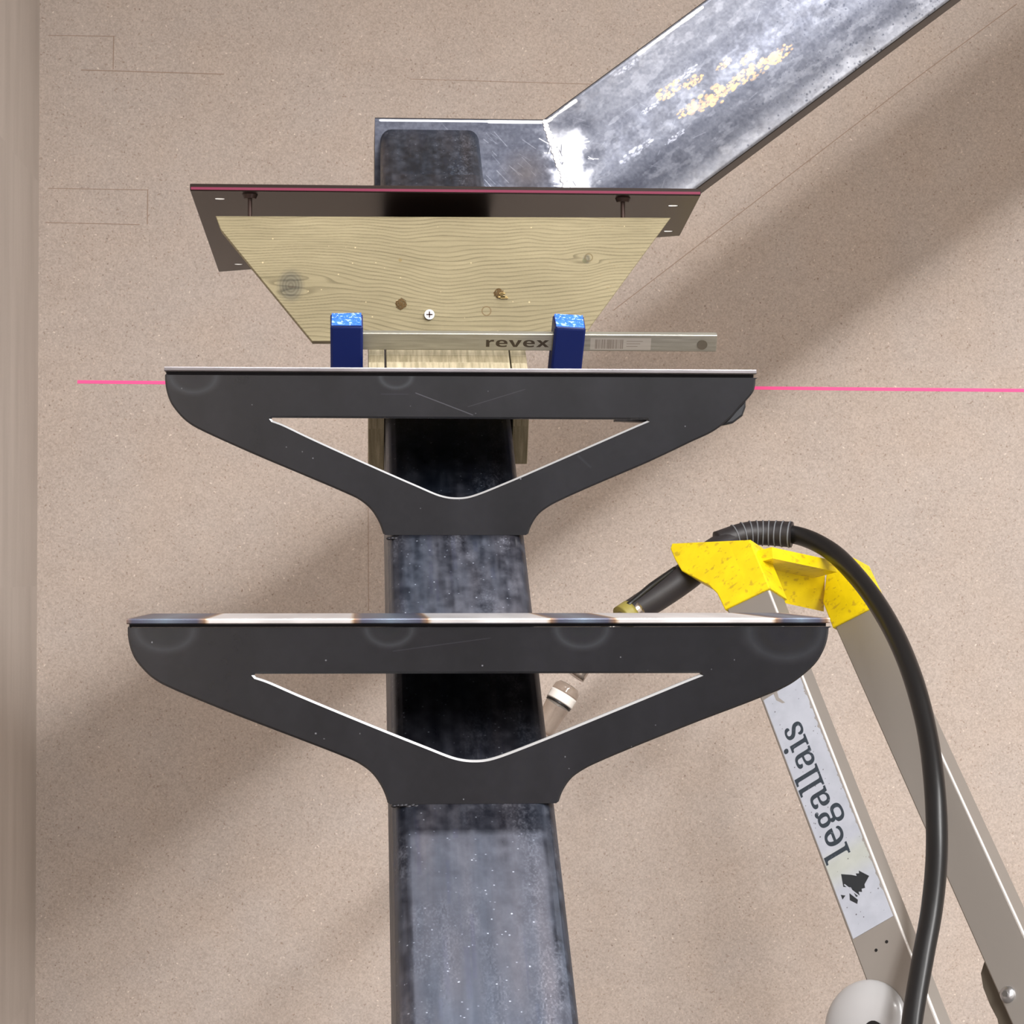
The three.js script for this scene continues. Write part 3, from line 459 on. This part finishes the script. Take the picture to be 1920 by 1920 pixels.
// ------------------------------------------------------------------ step ladder
{
  const base = [.83, FLOOR, -.98], t = thing('step_ladder', 'aluminium step ladder with yellow plastic top handle leaning beside the stair', 'ladder', base);
  const RL = { A: V(.4943, -.0135, -1.9688), a: V(.2032, -.7752, .5981), w: V(.7334, .5252, .4315), n: V(-.6487, .3510, .6753) };
  const RR = { A: V(.6721, -.0449, -2.0986), a: V(.2411, -.7822, .5744), w: V(.6910, .5539, .4643), n: V(-.6814, .2850, .6741) };
  const fr = (f, g) => { g.applyMatrix4(new THREE.Matrix4().makeBasis(f.w, f.a.clone().negate(), f.n).setPosition(f.A)); return g; };   // local x = across, y = up the rail, z = out of its face
  const dep = .042, cutF = { p: V(0, FLOOR, 0), n: V(0, 1, 0) };
  const rail = (f, x0, x1) => { // section in (w, n); front face at n = 0
    const c = .0022, s = [[x0 + c, 0], [x1 - .0034, 0], [x1, -.0030], [x1, -dep + c], [x1 - c, -dep], [x0 + c, -dep], [x0, -dep + c], [x0, -c]];
    return prism(s, f.A, f.a, f.w, f.n, -.03, cutF);
  };
  const r1 = part(t, 'rail', rail(RL, -.0425, .0302), M.alu), r2 = part(t, 'rail', rail(RR, -.0357, .0350), M.alu);
  const edge = (f, x1, len) => { const g = new THREE.CylinderGeometry(.0019, .0019, len, 10); g.translate(x1 - .0019, -len / 2 - .004, -.0017); return fr(f, g); };
  part(r1, 'edge_highlight', edge(RL, .0302, 1.55), M.aluHighlight); part(r2, 'edge_highlight', edge(RR, .0350, 1.5), M.aluHighlight);  // highlight on each rail corner painted as a near-white rod
  // the printed sticker
  const c = canvas(256, 1600), g = pixels(c, (x, y) => { const l = (fbm(x / 60, y / 60, 3, 4) - .5) * 16 + (hash(x, y, 3) - .5) * 5, ye = smooth(1040, 1160, y) * smooth(1330, 1180, y) * .9; return [172 + l, 177 + l, 189 + l - ye * 18]; });
  g.fillStyle = '#2c3640'; g.font = '206px serif'; g.lineWidth = 5; g.strokeStyle = '#2c3640'; const tw = g.measureText('legallais').width;
  g.save(); g.translate(160, 1138); g.rotate(-Math.PI / 2); g.scale(905 / tw, .98); g.fillText('legallais', 0, 0); g.strokeText('legallais', 0, 0); g.restore();
  // wear in the lettering
  for (let i = 0; i < 60; i++) { g.strokeStyle = `rgba(172,177,189,${rr(.3, .9)})`; g.lineWidth = rr(.8, 2.4); const x = rr(20, 220), y = rr(260, 1130); g.beginPath(); g.moveTo(x, y); g.lineTo(x + rr(-30, 30), y + rr(-18, 18)); g.stroke(); }
  // fir-tree sign lying on its side
  g.fillStyle = '#23282d'; const P = pts => { g.beginPath(); pts.forEach(([x, y], i) => i ? g.lineTo(x, y) : g.moveTo(x, y)); g.closePath(); g.fill(); };
  P([[212, 1322], [168, 1262], [164, 1278], [146, 1268], [146, 1284], [120, 1262], [66, 1226], [52, 1300], [92, 1326], [100, 1392], [122, 1394], [124, 1372], [142, 1384], [146, 1366], [166, 1372], [170, 1352]]);
  P([[72, 1352], [104, 1412], [92, 1432], [60, 1390]]); P([[22, 1334], [46, 1352], [22, 1364]]);
  g.strokeStyle = '#adb2be'; g.lineWidth = 7; g.beginPath(); g.moveTo(62, 1290); g.lineTo(118, 1396); g.stroke();
  for (let i = 0; i < 60; i++) { g.fillStyle = `rgba(50,46,50,${rr(.3, .8)})`; g.beginPath(); g.arc(rr(10, 246), rr(20, 1560), rr(.8, 4), 0, 6.3); g.fill(); }
  g.fillStyle = '#8f8b88'; P([[70, 0], [96, 0], [92, 40], [118, 92], [100, 86], [72, 46]]); for (let i = 0; i < 40; i++) { const y = rr(60, 1500); P([[256, y - rr(6, 26)], [256 - rr(2, 12), y], [256, y + rr(6, 26)]]); }
  const st = new THREE.BoxGeometry(.0640, .3870, .0005); st.translate(-.0065, -.157 - .1935, .0003);
  part(r1, 'sticker', fr(RL, st), std({ map: tex(c, true, THREE.ClampToEdgeWrapping), roughness: .38 }), 'white printed sticker with dark lettering');
  // yellow handle
  const ext = (f, pts, d, z, b = .0022) => { const q = new THREE.ExtrudeGeometry(shapeOf(pts.map(([x, y]) => [x, -y])), { depth: d - 2 * b, bevelEnabled: true, bevelThickness: b, bevelSize: b, bevelOffset: -b, bevelSegments: 3 }); q.translate(0, 0, z + b); boxUV(q, .16); return fr(f, q); };
  part(t, 'handle_cap', ext(RL, [[-.0868, -.1627], [.0246, -.0925], [.0318, -.088], [.0330, .0034], [-.0445, -.0084], [-.0470, -.0400], [-.0545, -.0600], [-.0876, -.1098], [-.0914, -.1328], [-.0925, -.1560]], .050, -.0465), M.yellow);
  part(t, 'handle_cap', ext(RR, [[-.0360, -.0560], [-.0120, -.0930], [.0380, -.0900], [.0385, .0040], [-.0385, -.0080]], .050, -.0465), M.yellow);
  // bridge between the two caps: a lit flange over a recessed web
  const quad = (p, th, down, st) => { const A = V(...p[0]), B = V(...p[1]), D = B.clone().sub(A), dn = V(.06, -1, th > .03 ? .25 : -.5).normalize(), W = D.clone().cross(dn).normalize().multiplyScalar(D.clone().cross(dn).z > 0 ? -1 : 1), s = [[0, 0], [th, 0], [th, down], [0, down]]; return prism(s, A, D.clone().normalize(), W, dn, st, D.length() + .005); };
  part(t, 'handle_flange', boxUV(quad([[.5110, .0640, -1.9720], [.6420, .0420, -2.1050]], .044, .017, .022), .16), M.yellow);
  part(t, 'handle_web', boxUV(quad([[.5020, .0560, -2.0080], [.6330, .0310, -2.1450]], .012, .074, .006), .16), M.yellow);
  // hinge cap on the near rail and hinge plates on the far one
  const dome = new THREE.SphereGeometry(.060, 36, 18, 0, Math.PI * 2, 0, Math.PI / 2); dome.rotateX(Math.PI / 2); dome.scale(1, 1, .36); dome.translate(-.0640, -.6590, .001);
  const dd = part(t, 'hinge_cap', fr(RL, dome), M.capGrey, 'round glossy grey hinge cap');
  const kn = new THREE.CylinderGeometry(.013, .013, .008, 20); kn.rotateX(Math.PI / 2); kn.translate(-.0480, -.6800, .021); part(dd, 'knob', fr(RL, kn), M.rubber);
  const hp = ext(RR, [[-.0330, .5500], [-.0450, .5590], [-.0560, .5700], [-.0615, .5900], [-.0625, .6150], [-.0610, .6380], [-.0680, .6700], [-.0860, .7400], [-.0330, .7600]], .005, -.026, .001);
  const hq = part(t, 'hinge_plate', hp, M.hingePlate);
  void hq;
  for (const [x, y] of [[-.0232, .6248]]) { const s = new THREE.SphereGeometry(.0115, 22, 12, 0, 6.2832, 0, Math.PI / 2); s.rotateX(Math.PI / 2); s.scale(1, 1, .7); s.translate(x, -y, 0); const q = part(t, 'bolt_head', fr(RR, s), M.screw); const h = new THREE.CylinderGeometry(.0045, .0045, .002, 6); h.rotateX(Math.PI / 2); h.translate(x, -y, .0076); part(q, 'socket', fr(RR, h), std({ color: 0x8d8d8d, roughness: .4, metalness: .9 })); }
  for (const [x, y] of [[-.014, .574], [.004, .571]]) { const s = new THREE.CylinderGeometry(.0022, .0022, .0006, 12); s.rotateX(Math.PI / 2); s.translate(x, -y, .0003); part(r1, 'rivet_hole', fr(RL, s), M.rubber); }
  // feet and a step well below the frame
  for (const f of [RL, RR]) { const k = (FLOOR - f.A.y) / f.a.y; const e = f.A.clone().addScaledVector(f.a, k); part(t, 'foot', box(.09, .03, .06, e.x, FLOOR + .015, e.z - .01, .006), M.rubber); }
}
// ------------------------------------------------------------------ welding torch hung over the ladder's handle
{
  const t = thing('welding_torch', 'black welding torch hung over the yellow ladder handle with its looping cable', 'welding torch', [.53, .06, -2.13]);
  part(t, 'cable', vtube([[.5299,.0835,-2.1346],[.5845,.0810,-2.1212],[.6249,.0605,-2.0790],[.6560,.0155,-1.9979],[.6790,-.0447,-1.9077],[.6910,-.1128,-1.8183],[.6944,-.1885,-1.7397],[.6885,-.2612,-1.6716],[.6794,-.3329,-1.6238],[.6590,-.4007,-1.5665],[.6352,-.4605,-1.5193],[.6082,-.5293,-1.4625],[.5858,-.6056,-1.3956],[.5803,-.80,-1.30],[.62,-1.1,-1.22],[.74,-1.27,-1.15],[.95,-1.285,-1.0],[1.3,-1.2855,-.9]], .0145, 180, 20), M.rubber);
  const hd = part(t, 'handle', vtube([[.3241,-.0371,-2.0503],[.3685,-.0124,-2.0769],[.4199,.0207,-2.1030],[.4626,.0552,-2.1195],[.4977,.0771,-2.1368]], [.0190, .0215, .0222, .0215, .0180], 40, 24), M.rubberDark);
  part(hd, 'trigger', vtube([[.3230,-.0232,-2.040],[.3600,.0040,-2.066],[.3990,.0300,-2.092]], [.004, .0055, .004], 14, 10), M.rubber);
  part(hd, 'label', vtube([[.3142,-.0433,-2.0460],[.3292,-.0340,-2.0529]], .0196, 4, 24), std({ color: 0x8f8440, roughness: .5 }));
  const gpts = [[.4681,.0689,-2.1289],[.5138,.0827,-2.1357],[.5460,.0838,-2.1336],[.5805,.0815,-2.1214]].map(p => V(...p)), gc = new THREE.CatmullRomCurve3(gpts);
  const gd = part(t, 'strain_relief', vtube(gpts.map(p => p.toArray()), [.0178, .0182, .0188, .0198], 30, 22), M.rubberDark, 'ribbed rubber cable guard');
  for (let i = 0; i < 9; i++) { const u = .2 + i * .096, p = gc.getPoint(u), d = gc.getTangent(u), q = new THREE.TorusGeometry(.0180 + .0016 * u, .0011, 8, 28); q.applyQuaternion(new THREE.Quaternion().setFromUnitVectors(V(0, 0, 1), d)); q.translate(p.x, p.y, p.z); part(gd, 'rib', q, M.coil); }
  part(t, 'swan_neck', vtube([[.3413,-.0277,-2.0490],[.3090,-.0494,-2.0415],[.2768,-.0804,-2.0342],[.2433,-.1267,-2.0274]], [.0125, .0135, .0142, .0148], 30, 20), M.nickel);
  const d1 = V(.2433,-.1267,-2.0274), d2 = V(.1957,-.2035,-2.0172), ax = d2.clone().sub(d1), al = u => d1.clone().addScaledVector(ax, u).toArray();
  const nz = part(t, 'gas_cup', vtube([al(.18), al(.24), al(.34)], [.0155, .0196, .0205], 8, 26), M.clear, 'clear plastic collar');
  part(nz, 'ring', vtube([al(.34), al(.42), al(.50)], [.0207, .0207, .0207], 6, 26), M.white, 'pale ring');
  part(nz, 'seal', vtube([al(.50), al(.515), al(.53)],   .0198, 4, 26), M.rubber);
  part(nz, 'nozzle', vtube([al(.53), al(.75), al(1.05)], [.0190, .0172, .0160], 10, 26), M.clear);
}
// ------------------------------------------------------------------ lamps
const LAMPS = ['slim LED batten on the ceiling right of the ladder, first of its row', 'slim LED batten on the ceiling right of the photographer', 'slim LED batten on the ceiling behind the photographer', 'slim LED batten on the ceiling nearest the rear wall', 'slim LED batten on the ceiling straight above the upper tread bracket'];
PANELS.forEach(([x, z], i) => {
  const t = thing('ceiling_light', LAMPS[i], 'ceiling light', [x, CEIL, z]);
  const put = g => { g.rotateY(yaw(i)); g.translate(x, CEIL, z); return g; };
  part(t, 'frame', put(box(PW(i) + .03, .048, PL(i) + .04, 0, -.024, 0, .004)), M.panelFrame);
  part(t, 'diffuser', put(box(PW(i), .006, PL(i), 0, -.051, 0)), M.panelLens);
});
scene.traverse(o => { if (o.isLight) o.castShadow = true; });
renderer.render(scene, camera);
